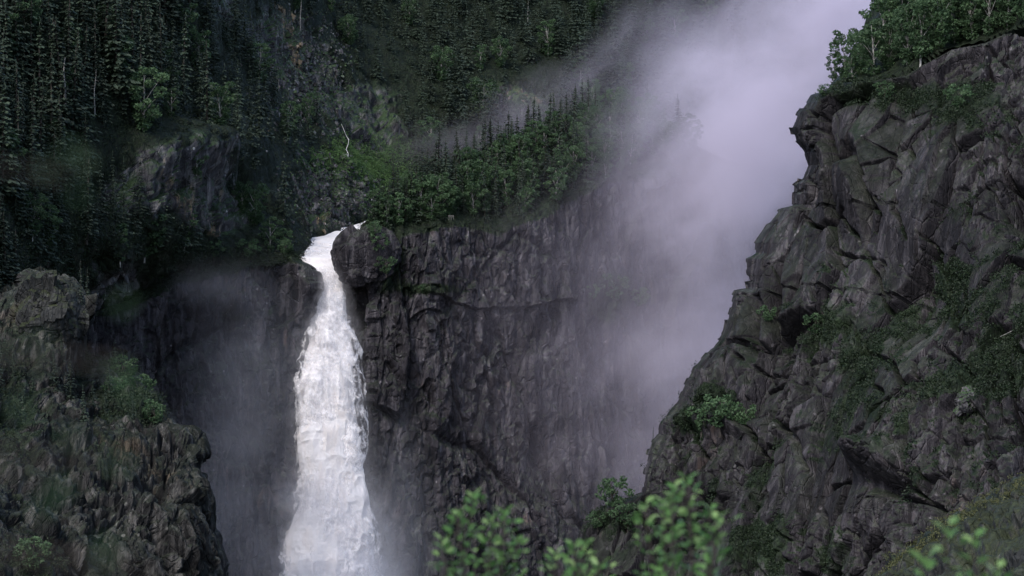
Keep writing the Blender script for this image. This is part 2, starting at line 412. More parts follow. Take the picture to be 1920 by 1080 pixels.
buttress_depth = tps([(1500, 200, 402), (1500, 400, 398), (1700, 250, 380), (1900, 250, 360), (2080, 250, 352), (1900, 700, 325), (1500, 700, 372), (1300, 800, 392), (1250, 1000, 380), (1100, 1000, 392), (1700, 1000, 322), (1900, 1000, 300), (2080, 700, 318), (2080, 1250, 280), (1400, 1250, 352), (1080, 1250, 372), (2080, 50, 372), (1600, 50, 405)])
PYf = np.broadcast_to(ys[:, None], front.shape)
Df = buttress_depth(front, PYf)
TOP = [(1480, 172), (1520, 176), (1562, 158), (1640, 150), (1700, 140), (1730, 120), (1780, 92), (1850, 78), (1920, 48), (2080, -10)]
front = front + jog[:, None] * np.exp(-(front - edge[:, None]) / 22)
tb = np.linspace(1, 0, ncb + 1)[:-1]
PXb = edge[:, None] + jog[:, None] + 70 * tb[None]; PYb = np.broadcast_to(ys[:, None], PXb.shape)
Db = buttress_depth(edge, ys)[:, None] + 10 + 110 * tb[None]
dist = front - edge[:, None]
Df = Df + 10 * (1 - np.sqrt(np.clip(1 - (1 - np.clip(dist / 45, 0, 1)) ** 2, 0, 1)))
PX = np.concatenate([PXb, front], 1); PY = np.concatenate([PYb, PYf], 1); D = np.concatenate([Db, Df], 1)
topy = lerp(PX, TOP)
over = np.clip(topy - PY, 0, None)
PY = np.maximum(PY, topy); D = D + over * 1.2
CR = [[(1610, 178), (1590, 235), (1562, 270), (1545, 300), (1528, 345), (1505, 400), (1470, 470), (1442, 560), (1415, 640)],
      [(1518, 195), (1532, 228), (1545, 262), (1535, 300), (1528, 345)], [(1500, 240), (1545, 240), (1575, 243)],
      [(1575, 262), (1560, 320), (1548, 352)], [(1617, 257), (1640, 272), (1672, 282), (1690, 325)],
      [(1540, 462), (1600, 480), (1650, 492), (1690, 512), (1740, 535)], [(1590, 400), (1562, 425), (1545, 462), (1520, 500), (1490, 560), (1468, 610), (1440, 670)],
      [(1585, 410), (1600, 430), (1625, 465)], [(1640, 360), (1665, 410), (1655, 440)], [(1590, 600), (1598, 650), (1625, 680), (1640, 720), (1690, 770)],
      [(1420, 560), (1432, 585), (1410, 640), (1400, 720)], [(1430, 700), (1445, 760), (1480, 820), (1505, 880), (1530, 950), (1545, 1060)], [(1380, 660), (1425, 700), (1470, 690)],
      [(1700, 340), (1690, 400), (1720, 470), (1790, 520)], [(1650, 870), (1690, 890), (1720, 930), (1745, 990)], [(1310, 930), (1350, 925), (1365, 960)], [(1560, 430), (1530, 420), (1505, 405)]]
def d_right(P0, N, px, py):
    a = R(9); q = np.stack([P0[..., 0] * math.cos(a) - P0[..., 2] * math.sin(a), P0[..., 1], P0[..., 0] * math.sin(a) + P0[..., 2] * math.cos(a)], -1)
    v0, e0 = facet(q, (11, 14, 30), 40, .08); t0 = facet.block; v1, e1 = facet(q, (4.6, 7, 14), 41, .08); t1 = facet.block; v2, e2 = facet(q, (2.2, 2.6, 5.5), 42, .1); t2 = facet.block; v3, e3 = facet(q, (.9, .9, 1.9), 43)
    rough = sstep(-.05, .45, fbm(P0 / 22, 90, 2) + .5 * sstep(1600, 1800, px) + .45 * sstep(560, 800, py) - .25)
    TONE['t'] = np.clip(.18 + .30 * t0 + .30 * t1 + .2 * t2 * (.3 + rough), 0, 1)
    d = 2.8 * v0 + 1.7 * v1 * (.5 + .5 * rough) + 1.1 * v2 * (.10 + .9 * rough) + .6 * v3 * rough + .07 * fbm(P0 / np.array([1.5, 1.5, 4]), 47, 4)
    op = np.clip(.5 + 1.5 * fbm(P0 / 9, 49, 2), 0, 1.3)
    d -= 3.2 * (1 - sstep(0, .045, e0)) + 2.4 * op * (1 - sstep(0, .045, e1)) + 1.0 * (.15 + rough * .85) * (1 - sstep(0, .07, e2))
    wob = 5 * fbm(P0 / 6, 50, 3); cm = np.clip(.55 + 1.3 * fbm(P0 / 5, 58, 2), 0, 1.4)
    for i, c in enumerate(CR):
        w = 4.4 if i in (0, 6, 11) else 2.2
        d -= (4.2 if w > 3 else 2.6) * cm * np.exp(-(pldist(px + wob, py - wob, c) / w) ** 2)
    d -= 7 * zone(px, py, 1408, 600, 12, 60) + 6 * zone(px, py, 1450, 580, 14, 40) + 5 * zone(px, py, 1300, 945, 22, 30) + 8 * zone(px, py, 1665, 905, 30, 18) + 8 * zone(px, py, 1905, 400, 25, 50)
    d *= .12 + .88 * sstep(0, 14, py - lerp(px, TOP))
    d *= .08 + .92 * sstep(0, 55, px - lerp(py, EDGE))
    d += 5 * zone(px, py, 1620, 330, 50, 90) + 6 * zone(px, py, 1640, 860, 40, 25) + 4 * zone(px, py, 1350, 800, 80, 20) - 5 * zone(px, py, 1720, 560, 70, 90)
    return d
def v_right(Q, N, px, py):
    n = fbm(Q / 10, 71, 4); n2 = fbm(Q / 3.5, 72, 3)
    g = zone(px, py, 1790, 560, 150, 170) + zone(px, py, 1345, 790, 70, 45) + .8 * zone(px, py, 1400, 1000, 130, 90) + zone(px, py, 1660, 170, 120, 26) + zone(px, py, 1150, 960, 60, 50) \
        + .7 * zone(px, py, 1440, 650, 40, 60) + .8 * zone(px, py, 1700, 760, 110, 60) + .6 * zone(px, py, 1560, 620, 60, 50) + .8 * zone(px, py, 1830, 230, 90, 70) + .7 * zone(px, py, 1850, 900, 120, 80)
    g *= .45 + .55 * (n > .0)
    g += .4 * sstep(.3, .6, n + .5 * n2) * sstep(300, 800, py) + .45 * sstep(.35, .65, N[..., 2]) * (n2 > .1)
    return np.clip(g, 0, 1)
build_mass('rock_buttress', PX, PY, D, d_right, M['rock_right'], v_right)

# --- wooded ground on top of the buttress
PX, PY = np.meshgrid(np.linspace(1525, 2150, 160), np.linspace(-260, 215, 110))
t = np.clip((PY - lerp(PX, TOP)), -400, 60)
D = buttress_depth(PX, np.maximum(PY, 50)) + 5 + np.where(t < 0, -t * .17, t * 1.2)
PY = np.maximum(PY, lerp(PX, [(1520, 205), (1560, 172), (1600, 120), (1640, 30), (1700, -60), (1800, -160), (2150, -260)]))
build_mass('plateau', PX, PY, D, lambda P0, N, px, py: 1.2 * fbm(P0 / 6, 80, 4), M['rock_hill'], lambda Q, N, px, py: np.ones(px.shape))

# --- near crag at the lower left
LE = [(480, 40), (500, 60), (535, 112), (560, 135), (620, 150), (660, 200), (720, 232), (745, 290), (790, 312), (803, 350), (814, 382), (850, 388), (872, 375), (920, 395), (970, 405), (1040, 425), (1100, 436), (1260, 470)]
ys = np.linspace(480, 1250, 420); edge = lerp(ys, LE); nc = 300
s = 1 - (1 - np.linspace(0, 1, nc)) ** 1.7
front = -140 + (edge[:, None] + 140) * s; PYf = np.broadcast_to(ys[:, None], front.shape)
crag_depth = tps([(-140, 540, 395), (0, 540, 402), (130, 560, 412), (200, 680, 400), (0, 800, 350), (250, 750, 392), (380, 850, 362), (250, 900, 345), (0, 1080, 300), (200, 1080, 322), (420, 1080, 342), (-140, 1250, 270), (460, 1250, 330), (-140, 800, 330)])
Df = crag_depth(front, PYf); dist = edge[:, None] - front
Df = Df + 12 * (1 - np.sqrt(np.clip(1 - (1 - np.clip(dist / 60, 0, 1)) ** 2, 0, 1)))
tb = np.linspace(0, 1, 25)[1:]
PX = np.concatenate([front, edge[:, None] - 60 * tb[None]], 1); PY = np.broadcast_to(ys[:, None], PX.shape).copy()
D = np.concatenate([Df, crag_depth(edge, ys)[:, None] + 12 + 110 * tb[None]], 1)
topl = lerp(PX, [(-140, 545), (30, 552), (60, 540), (110, 548), (135, 565), (480, 600)])
over = np.clip(topl - PY, 0, None); PY = np.maximum(PY, topl); D = D + over * 1.3
def d_left(P0, N, px, py):
    a = R(24); q = np.stack([P0[..., 0] * math.cos(a) - P0[..., 2] * math.sin(a) * -1, P0[..., 1], -P0[..., 0] * math.sin(a) + P0[..., 2] * math.cos(a)], -1)
    v0, e0 = facet(P0, (17, 17, 26), 30, .25); v1, e1 = facet(q, (3.4, 7, 16), 31); tw1 = facet.block; v2, e2 = facet(q, (1.5, 3, 7), 32); v3, e3 = facet(q, (.7, 1.1, 2.2), 33)
    TONE['t'] = np.clip(.1 + .4 * tw1 + .45 * facet.block, 0, 1)
    d = 2.6 * v0 + 2.2 * v1 + 1.3 * v2 + .6 * v3 - 1.6 * (1 - sstep(0, .07, e0)) - 1.1 * (1 - sstep(0, .09, e1)) - .6 * (1 - sstep(0, .1, e2))
    d *= sstep(-25, 40, lerp(py, LE) - px) * .8 + .2
    d += 6 * zone(px, py, 95, 600, 50, 60) - 5 * zone(px, py, 170, 680, 30, 50) - 4 * zone(px, py, 300, 900, 25, 50)
    return d
def v_left(Q, N, px, py):
    g = zone(px, py, 250, 750, 70, 40) + .7 * zone(px, py, 20, 760, 80, 160) + .8 * zone(px, py, 60, 1060, 70, 60) + .7 * zone(px, py, 180, 640, 40, 60) + .4 * zone(px, py, 200, 860, 60, 60)
    return np.clip(.6 * g + .3 * sstep(.3, .6, N[..., 2]), 0, 1)
build_mass('crag', PX, PY, D, d_left, M['rock_left'], v_left)

# --- mossy slab in the lower right corner
cx = np.linspace(1460, 2150, 240); top = lerp(cx, [(1460, 1190), (1560, 1125), (1640, 1075), (1700, 1028), (1750, 995), (1800, 962), (1860, 925), (1920, 888), (2150, 760)])
nv = 150; tt = np.linspace(0, 1, nv)[:, None]
PXf = np.broadcast_to(cx, (nv, len(cx))); PYf = top + (1340 - top) * tt
Df = 195 - (PYf - top) * .16
nb = 12; tb = np.linspace(1, 0, nb + 1)[:-1][:, None]
PX = np.concatenate([np.broadcast_to(cx, (nb, len(cx))), PXf]); PY = np.concatenate([top + 20 * tb, PYf]); D = np.concatenate([195 + 50 * tb + 0 * top, Df])
TOPS = np.broadcast_to(top, PX.shape)
def d_slab(P0, N, px, py):
    a = R(-38); q = np.stack([P0[..., 0] * math.cos(a) + P0[..., 2] * math.sin(a), P0[..., 1], -P0[..., 0] * math.sin(a) + P0[..., 2] * math.cos(a)], -1)
    v1, e1 = facet(q, (7, 5, 3), 51); v2, e2 = facet(q, (2.6, 2, 1.2), 52); v3, e3 = facet(q, (.9, .8, .5), 53)
    return 1.0 * v1 + .55 * v2 + .25 * v3 - .6 * (1 - sstep(0, .08, e1)) - .25 * (1 - sstep(0, .1, e2)) + .5 * fbm(P0 / 2, 54, 3)
build_mass('mossy_slab', PX, PY, D, d_slab, M['rock_slab'], lambda Q, N, px, py: np.clip(.85 * zone(0 * px, py - TOPS, 0, 12, 1, 26) + .5 * (fbm(Q / 3, 55, 3) > .3), 0, 1) * .6)

# --- gorge floor reaching the horizon, and the ledge the viewer stands on
def sheet(name, x0, x1, y0, y1, nx, ny, zf, mat):
    X, Y = np.meshgrid(np.linspace(x0, x1, nx), np.linspace(y0, y1, ny))
    Q = np.stack([X, Y, zf(X, Y)], -1)
    o = link(bpy.data.objects.new(name, mesh_from(name, Q, grid_faces(ny, nx), mat, {'veg': np.full(X.size, .8), 'tone': np.full(X.size, .5)}))); tag(o, kind='structure'); return o
sheet('ground', -9000, 9000, -9000, 9000, 60, 60, lambda X, Y: -118 + 0 * X, M['rock_hill'])
sheet('viewpoint_ledge', -14, 14, -8, 13, 90, 70, lambda X, Y: -2.6 + .18 * fbm(np.stack([X, Y, 0 * X], -1) / 2, 99, 4) - 2.5 * sstep(9, 13, Y), M['rock_slab'])


# ------------------------------------------------------------------ the falling water
def water_material():
    t = NT('white_water'); pos = t.n('ShaderNodeNewGeometry').outputs['Position']
    a = t.noise(t.scaled(pos, (.30, .30, .13)), 1.0, 6, .65, .8)
    f = t.noise(t.scaled(pos, (1.6, 1.6, .5)), 1.0, 6, .7, .5)
    c = t.mix(t.ramp(a, .47, .63), (.99, .97, .975), (.93, .875, .845))
    b = t.n('ShaderNodeBump', {'Strength': .05, 'Distance': .5, 'Height': f})
    p = t.n('ShaderNodeBsdfPrincipled', {'Base Color': c, 'Roughness': .75, 'Normal': b, 'Specular IOR Level': .2})
    tr = t.n('ShaderNodeBsdfTranslucent', {'Color': (.85, .85, .87)})
    t.set(t.out.inputs[0], t.n('ShaderNodeMixShader', {0: .4, 1: p, 2: tr})); return t.m
def veil_material():
    t = NT('thrown_water_veil'); pos = t.n('ShaderNodeNewGeometry').outputs['Position']
    f = t.noise(t.scaled(pos, (.75, .75, .42)), 1.0, 8, .72, .3); g = t.noise(pos, .18, 3, .6)
    al = t.math('MULTIPLY', t.ramp(t.math('ADD', f, t.math('MULTIPLY', t.math('SUBTRACT', g, .5), .5)), .44, .64, 0, .85), t.attr('tint'))
    d = t.n('ShaderNodeBsdfDiffuse', {0: (.98, .965, .975)}); tr = t.n('ShaderNodeBsdfTranslucent', {0: (.98, .965, .975)})
    s = t.n('ShaderNodeMixShader', {0: .45, 1: d, 2: tr})
    t.set(t.out.inputs[0], t.n('ShaderNodeMixShader', {0: al, 1: t.n('ShaderNodeBsdfTransparent'), 2: s})); return t.m
M['water'] = water_material(); M['veil'] = veil_material()
WL = [(404, 715), (411, 689), (418, 668), (423, 652), (427, 622), (431, 604), (440, 586), (449, 577), (460, 574), (470, 566), (490, 561), (505, 570), (530, 587), (545, 589), (565, 584), (600, 578), (640, 572), (680, 562), (720, 557), (760, 555), (840, 552), (890, 554), (950, 545), (1000, 528), (1040, 514), (1080, 500), (1260, 470)]
WR = [(404, 740), (425, 728), (440, 708), (455, 682), (470, 662), (490, 648), (520, 645), (560, 650), (600, 655), (660, 664), (720, 670), (800, 675), (860, 679), (920, 688), (980, 700), (1040, 710), (1080, 716), (1260, 735)]
WY = [(404, 668), (412, 655), (425, 640), (440, 625), (455, 606), (470, 592), (485, 584), (510, 578), (560, 573), (700, 567), (1080, 559), (1260, 556)]
def water_body(nr, nc, grow, seed, amp, name, mat, back=1.0, y0=405):
    ys = np.linspace(y0, 1255, nr); ang = np.linspace(-1, 1, nc) * R(100)
    l, r, Y = lerp(ys, WL), lerp(ys, WR), lerp(ys, WY)
    c = Pa((l + r) / 2, ys, Y); flat = sstep(440, 500, ys); hw = (r - l) / 2 * K * Y + grow * flat
    Rd = hw * (.12 + .55 * flat)
    X = c[:, None, 0] + hw[:, None] * np.sin(ang) / math.sin(R(90)); Yv = c[:, None, 1] - Rd[:, None] * np.cos(ang); Z = c[:, None, 2] + 0 * X
    Q = np.stack([X, Yv, Z], -1)
    nrm = np.stack([np.sin(ang) + 0 * X, -np.cos(ang) + 0 * X, .15 + .5 * (1 - flat[:, None]) + 0 * X], -1); nrm /= np.linalg.norm(nrm, axis=-1, keepdims=True)
    q = Q / np.array([2.6, 2.6, 4.6]); q[..., 2] += .25 * vnoise(Q / 5, seed)
    d = 0; a = 1
    for k in range(5):
        d = d + a * (1 - 2 * np.abs(vnoise(q, seed + 5 + k))); a *= .46; q = q * 2.05 + 3.3
    big = fbm(Q / np.array([7, 7, 12]), seed + 40, 2)
    d = amp * (.35 * d + 1.2 * big) * (.45 + .55 * flat[:, None])
    Q = Q + nrm * (d - .35 * amp)[..., None]
    tint = np.broadcast_to((.35 + .65 * sstep(470, 620, ys))[:, None], X.shape)
    return mesh_from(name, Q, grid_faces(nr, nc), mat, {'tint': tint}, True)
fall = link(bpy.data.objects.new('waterfall', water_body(1000, 190, -.8, 200, 1.0, 'waterfall', M['water'])))
tag(fall, 'thick white waterfall plunging down the dark gorge wall', 'waterfall', None, 'structure')
for i, g in enumerate((-.35, .15)):
    v = link(bpy.data.objects.new('water_veil', water_body(500, 110, g, 230 + i * 9, 1.6, 'water_veil', M['veil'], y0=455)), fall)

# ------------------------------------------------------------------ spray and drifting mist
def hull(name, blobs, k, mat):
    import bmesh
    bm = bmesh.new()
    for (c, s, rho) in blobs:
        for a in range(10):
            for b in range(-2, 3):
                th = a * math.pi / 5; ph = b * math.pi / 4.2
                bm.verts.new((c[0] + k * s[0] * math.cos(th) * math.cos(ph), c[1] + k * s[1] * math.sin(th) * math.cos(ph), c[2] + k * s[2] * math.sin(ph)))
    bmesh.ops.convex_hull(bm, input=bm.verts)
    for v in [v for v in bm.verts if not v.link_faces]: bm.verts.remove(v)
    bmesh.ops.recalc_face_normals(bm, faces=bm.faces)
    me = bpy.data.meshes.new(name); bm.to_mesh(me); bm.free(); me.materials.append(mat)
    return link(bpy.data.objects.new(name, me))
def mist_material(name, blobs, color, scale, warp, lo, hi, nlo, aniso=.1, diag=False):
    t = NT(name); pos = t.n('ShaderNodeNewGeometry').outputs['Position']
    wn_ = t.n('ShaderNodeTexNoise', {'Vector': pos, 'Scale': scale * .8, 'Detail': 3.0, 'Roughness': .55})
    off = t.n('ShaderNodeVectorMath', {0: wn_.outputs[1], 1: (.5, .5, .5)}, operation='SUBTRACT')
    off = t.n('ShaderNodeVectorMath', {0: off.outputs[0], 1: (warp, warp, warp)}, operation='MULTIPLY')
    p = t.n('ShaderNodeVectorMath', {0: pos, 1: off.outputs[0]}, operation='ADD').outputs[0]
    tot = None
    for (c, s, rho) in blobs:
        q = t.n('ShaderNodeVectorMath', {0: p, 1: tuple(c)}, operation='SUBTRACT').outputs[0]
        q = t.n('ShaderNodeVectorMath', {0: q, 1: tuple(s)}, operation='DIVIDE').outputs[0]
        l2 = t.n('ShaderNodeVectorMath', {0: q, 1: q}, operation='DOT_PRODUCT').outputs[1]
        g = t.math('MULTIPLY', t.math('POWER', math.e, t.math('MULTIPLY', l2, -1.0)), rho)
        g = t.math('SUBTRACT', g, rho * .02, clamp=True)
        tot = g if tot is None else t.math('ADD', tot, g)
    n = t.noise(t.scaled(t.scaled(p, (1, 1, 1), (0, R(38), 0)), (.6, 1, 1.25)) if diag else p, scale * 1.6, 6, .62)
    dens = t.math('MULTIPLY', tot, t.ramp(n, lo, hi, nlo, 1.45))
    v = t.n('ShaderNodeVolumePrincipled', {'Color': color, 'Density': dens, 'Anisotropy': aniso})
    t.set(t.out.inputs[1], v); return t.m
def blob(px, py, Y, sx, sy, sd, rho):
    return (P(px, py, Y), (sx * K * Y, sd, sy * K * Y), rho)
PLUME = [blob(1425, 270, 640, 120, 150, 50, .058), blob(1350, 470, 635, 110, 140, 48, .040), blob(1300, 650, 625, 105, 130, 42, .024), blob(1240, 850, 605, 125, 130, 40, .014),
         blob(1555, 20, 620, 115, 120, 55, .050), blob(1350, 150, 670, 105, 75, 45, .016), blob(1300, 50, 700, 100, 50, 25, .007), blob(1190, 105, 722, 80, 42, 20, .010), blob(1090, 165, 714, 85, 42, 16, .012), blob(985, 215, 708, 85, 42, 16, .010),
         blob(850, 265, 702, 110, 45, 20, .004), blob(1120, 680, 575, 200, 240, 35, .0055), blob(1262, 320, 588, 110, 150, 36, .019)]
MISTC = (.81, .745, .865)
M['mist'] = mist_material('drifting_mist', PLUME, MISTC, .028, 40, .40, .60, .06, diag=True)
mist = hull('mist', PLUME, 1.95, M['mist']); tag(mist, 'pale lilac cloud of spray drifting up between headland and right buttress', None, None, 'stuff')
SPRAY = [blob(605, 1130, 556, 100, 130, 9, .22), blob(600, 960, 556, 60, 90, 9, .03), blob(440, 950, 535, 95, 220, 18, .0075), blob(400, 530, 538, 70, 36, 8, .008), blob(480, 700, 545, 90, 150, 14, .006), blob(740, 1000, 552, 70, 160, 14, .008)]
M['spray'] = mist_material('waterfall_spray', SPRAY, (.80, .83, .94), .05, 12, .34, .66, .35)
FOAM = []
for (y, dy) in [(560, 60), (660, 65), (770, 70), (880, 70), (990, 75), (1090, 75)]:
    l_, r_, Y_ = float(lerp(y, WL)), float(lerp(y, WR)), float(lerp(y, WY)); FOAM.append(blob((l_ + r_) / 2, y, Y_ - 1.0, (r_ - l_) * .44, dy, 5.5, .13 + .12 * (y > 900)))
M['foam'] = mist_material('foam_spray', FOAM, (.95, .94, .97), .22, 4.0, .36, .60, .15)
foam = hull('foam_spray', FOAM, 1.9, M['foam']); tag(foam, 'soft white spray clinging to the falling water', None, None, 'stuff')
spray = hull('spray', SPRAY, 1.95, M['spray']); tag(spray, 'thin grey spray hanging in the gorge round the foot of the fall', None, None, 'stuff')

# ------------------------------------------------------------------ plants: prototypes
def spruce_mesh(seed, H=16.0, nw=24, lean=1.0, sparse=0.0):
    r = np.random.default_rng(seed); C = []; D = []; L = []; W = []; T = []
    for i in range(nw):
        f = (i + r.uniform(-.3, .3)) / nw; z = H * (.05 + .93 * f)
        ln = lean * (2.75 * (1 - f) ** .85 + .12) * r.uniform(.75, 1.12)
        nb = 8 if f < .7 else 6
        a0 = r.uniform(0, 6.28)
        for b in range(nb):
            if r.random() < sparse + .08: continue
            a = a0 + 6.283 * b / nb + r.uniform(-.3, .3); l = ln * r.uniform(.6, 1.15); tone = r.uniform(0, 1)
            ns = max(3, int(l / .26))
            for k in range(ns):
                u = (k + .7) / ns; rr = l * u
                zz = z - .42 * rr + .12 * rr * rr / max(l, .4)
                sp = r.uniform(-.36, .36) * rr * .9
                C.append((math.cos(a) * rr - math.sin(a) * sp, math.sin(a) * rr + math.cos(a) * sp, zz + r.uniform(-.12, .12)))
                aa = a + sp * 1.2 + r.uniform(-.4, .4)
                D.append((math.cos(aa), math.sin(aa), r.uniform(-1.0, -.35))); L.append(r.uniform(.7, 1.15) * (.6 + .4 * l / 2.7)); W.append(r.uniform(.28, .5)); T.append(tone * .6 + .4 * r.random())
    C = np.array(C); V, F = leaf_quads(C, np.array(D), r.uniform(-.6, .6, len(C)), np.array(L) * .85, np.array(W) * 1.0)
    mb = MB(); mb.add(V, F, np.repeat(T, 4))
    for k in range(5):
        a = k * 1.3; V, F = leaf_quads(np.array([[0, 0, H * (.95 + .02 * k)]]), np.array([[.25 * math.cos(a), .25 * math.sin(a), 1.]]), np.array([a]), [.8], [.14]); mb.add(V, F, .5)
    return mb
def trunk_mb(H, r0, seed, bend=.3, limbs=0, top=1.0):
    r = np.random.default_rng(seed); mb = MB(); n = 7
    pts = [(bend * math.sin(i * .9 + seed) * i / n, bend * math.cos(i * .7 + seed) * i / n, H * top * i / (n - 1) - .9 * (i == 0)) for i in range(n)]
    mb.tube(pts, [r0 * (1 - .85 * i / (n - 1)) for i in range(n)])
    return mb, pts
def make_spruce(seed, **kw):
    root = empty('spruce_tree', (0, 0, -500)); H = 16.0
    tb_, _ = trunk_mb(H, .24, seed, .12); link(bpy.data.objects.new('trunk', tb_.mesh('trunk', M['bark'])), root)
    link(bpy.data.objects.new('crown', spruce_mesh(seed, H, **kw).mesh('crown', M['spruce'])), root)
    return root
def leaf_cloud(r, centres, radii, per, size, flat=.7):
    C = []; D = []; T = []
    for c, rad in zip(centres, radii):
        n = int(per * rad ** 1.6) + 6; v = r.normal(size=(n, 3)); v /= np.linalg.norm(v, axis=1, keepdims=True)
        rr = rad * r.uniform(.45, 1.0, (n, 1)) ** .6
        p = np.asarray(c) + v * rr * np.array([1, 1, flat]); C.append(p)
        d = v + r.normal(size=(n, 3)) * .8; d[:, 2] -= .3; D.append(d); T.append(np.clip(r.uniform(0, 1) * .6 + r.uniform(0, .4, n), 0, 1))
    C = np.concatenate(C); D = np.concatenate(D); T = np.concatenate(T); n = len(C)
    V, F = leaf_quads(C, D, r.uniform(0, 6.28, n), size * r.uniform(.7, 1.4, n), size * r.uniform(.45, .8, n))
    return V, F, np.repeat(T, 4)
def broadleaf_parts(seed, H=9.0, spread=2.6, nc=26, per=115, size=.42, low=.08):
    r = np.random.default_rng(seed); cs = []; rs = []
    for i in range(nc):
        f = low + (1 - low) * (i + r.random()) / nc; prof = math.sin(math.pi * min(1, .14 + .86 * (1 - (f - low) / (1 - low)) ** .8)) ** .7
        a = i * 2.4 + r.uniform(-.5, .5); rad = spread * prof * r.uniform(.35, 1.05)
        cs.append((math.cos(a) * rad, math.sin(a) * rad, H * f * .97)); rs.append(r.uniform(.55, 1.05) * spread / 2.6)
    V, F, T = leaf_cloud(r, cs, rs, per, size)
    mb, pts = trunk_mb(H * .9, .14, seed, .35)
    for c in cs[::2]:
        z0 = max(.3, c[2] * .55); p0 = (0, 0, z0)
        mb.tube([p0, (c[0] * .5, c[1] * .5, (z0 + c[2]) / 2 + .1), c], [.05, .035, .012], 5)
    return mb, (V, F, T)
def make_broadleaf(seed, name='birch_tree', bark='pale_bark', **kw):
    root = empty(name, (0, 0, -500)); mb, (V, F, T) = broadleaf_parts(seed, **kw)
    link(bpy.data.objects.new('trunk', mb.mesh('trunk', M[bark])), root)
    link(bpy.data.objects.new('crown', MB().add(V, F, T).mesh('crown', M['broadleaf'])), root)
    return root
SPR = [make_spruce(300 + i, lean=[.95, .8, 1.1, .7, 1.0, .88][i], sparse=[0, .1, .05, .2, .1, .25][i]) for i in range(6)]
BRL = [make_broadleaf(400 + i, spread=[2.6, 2.2, 3.0, 2.4, 2.8][i], nc=[26, 20, 30, 22, 28][i]) for i in range(5)]
SHR = [make_broadleaf(450 + i, 'bush', 'bark', H=3.4, spread=2.1, nc=16, per=95, size=.36, low=.12) for i in range(3)]
used = set()
def plant(protos, i, loc, sc, rz, label, cat, group, squash=1.0):
    p = protos[i % len(protos)]
    o = p if p.name not in used else copy_tree(p)
    used.add(p.name) if o is p else None
    o.location = loc; o.rotation_euler = (random.uniform(-.05, .05), random.uniform(-.05, .05), rz); o.scale = (sc * squash, sc * squash, sc)
    return tag(o, label, cat, group)

def surf(mass, px, py):
    """point on a finished terrain surface nearest to what stands at pixel (px,py)"""
    m = MASS[mass]; Q = m['P']; u = 960 + Q[..., 0] / (K * Q[..., 1]); v = 540 - Q[..., 2] / (K * Q[..., 1])
    j = np.unravel_index(np.argmin((u - px) ** 2 + (v - py) ** 2), u.shape)
    return Q[j]
def sample(mass, n, weight, gapx, gapy, seed):
    m = MASS[mass]; r = np.random.default_rng(seed); Q = m['P'].reshape(-1, 3)
    px = m['px'].ravel(); py = m['py'].ravel(); w = weight(px, py, m['N'].reshape(-1, 3), m['veg'].ravel())
    cand = r.choice(len(w), size=min(n * 14, int((w > 0).sum())), replace=False, p=w / w.sum())
    out = []; cells = {}
    for c in cand:
        gx, gy = int(px[c] // gapx), int(py[c] // gapy); ok = True
        for a in (-1, 0, 1):
            for b in (-1, 0, 1):
                for (x, y) in cells.get((gx + a, gy + b), ()):
                    if ((px[c] - x) / gapx) ** 2 + ((py[c] - y) / gapy) ** 2 < 1: ok = False
        if ok:
            cells.setdefault((gx, gy), []).append((px[c], py[c])); out.append((Q[c], px[c], py[c]))
            if len(out) >= n: break
    return out

# ------------------------------------------------------------------ spruces
ORD = ['first', 'second', 'third', 'fourth', 'fifth', 'sixth', 'seventh', 'eighth', 'ninth', 'tenth', 'eleventh', 'twelfth', 'thirteenth', 'fourteenth', 'fifteenth', 'sixteenth', 'seventeenth', 'eighteenth', 'nineteenth', 'twentieth',
       'twenty-first', 'twenty-second', 'twenty-third', 'twenty-fourth', 'twenty-fifth', 'twenty-sixth', 'twenty-seventh', 'twenty-eighth', 'twenty-ninth', 'thirtieth']
# (x, y of the tip) along the crest of the headland
CREST = [(738, 295), (770, 300), (792, 290), (822, 228), (857, 238), (876, 236), (889, 244), (905, 224), (921, 226), (935, 222), (952, 203), (962, 215), (985, 190), (999, 177), (1012, 190), (1031, 168), (1040, 165), (1050, 178), (1064, 170), (1077, 163), (1092, 145), (1104, 140), (1118, 158), (1135, 165), (1160, 150)]
for i, (x, y) in enumerate(CREST):
    base = surf('gorge_cliff', x, float(np.interp(x, cx := np.array([640, 662, 690, 715, 740, 800, 850, 950, 1000, 1100, 1200]), [478, 448, 414, 398, 396, 360, 325, 288, 258, 222, 192])) + random.uniform(0, 16))
    top = (540 - y) * K * base[1]; h = top - base[2]
    lab = 'dark pointed spruce, %s from the left along the headland crest' % ORD[i]
    if i == 3: lab = 'tall thin-crowned spruce, fourth from the left along the headland crest'
    if i == 10: lab = 'tall full spruce rising highest near the middle of the headland crest'
    plant(SPR, [1, 0, 2, 3, 0, 3, 1, 3, 1, 0, 2, 0, 1, 2, 3, 1, 3, 0, 5, 1, 3, 5, 1, 0, 3][i], base - np.array([0, 0, .6]), h / 16.3, random.uniform(0, 6.28), lab, 'spruce', 'spruces along the headland crest', 1.45 * [.9, .85, 1, .85, .8, .7, .75, .7, .8, .9, 1, .9, .75, .95, .8, .75, .7, .8, .8, .75, .7, .75, .8, .9, .8][i])

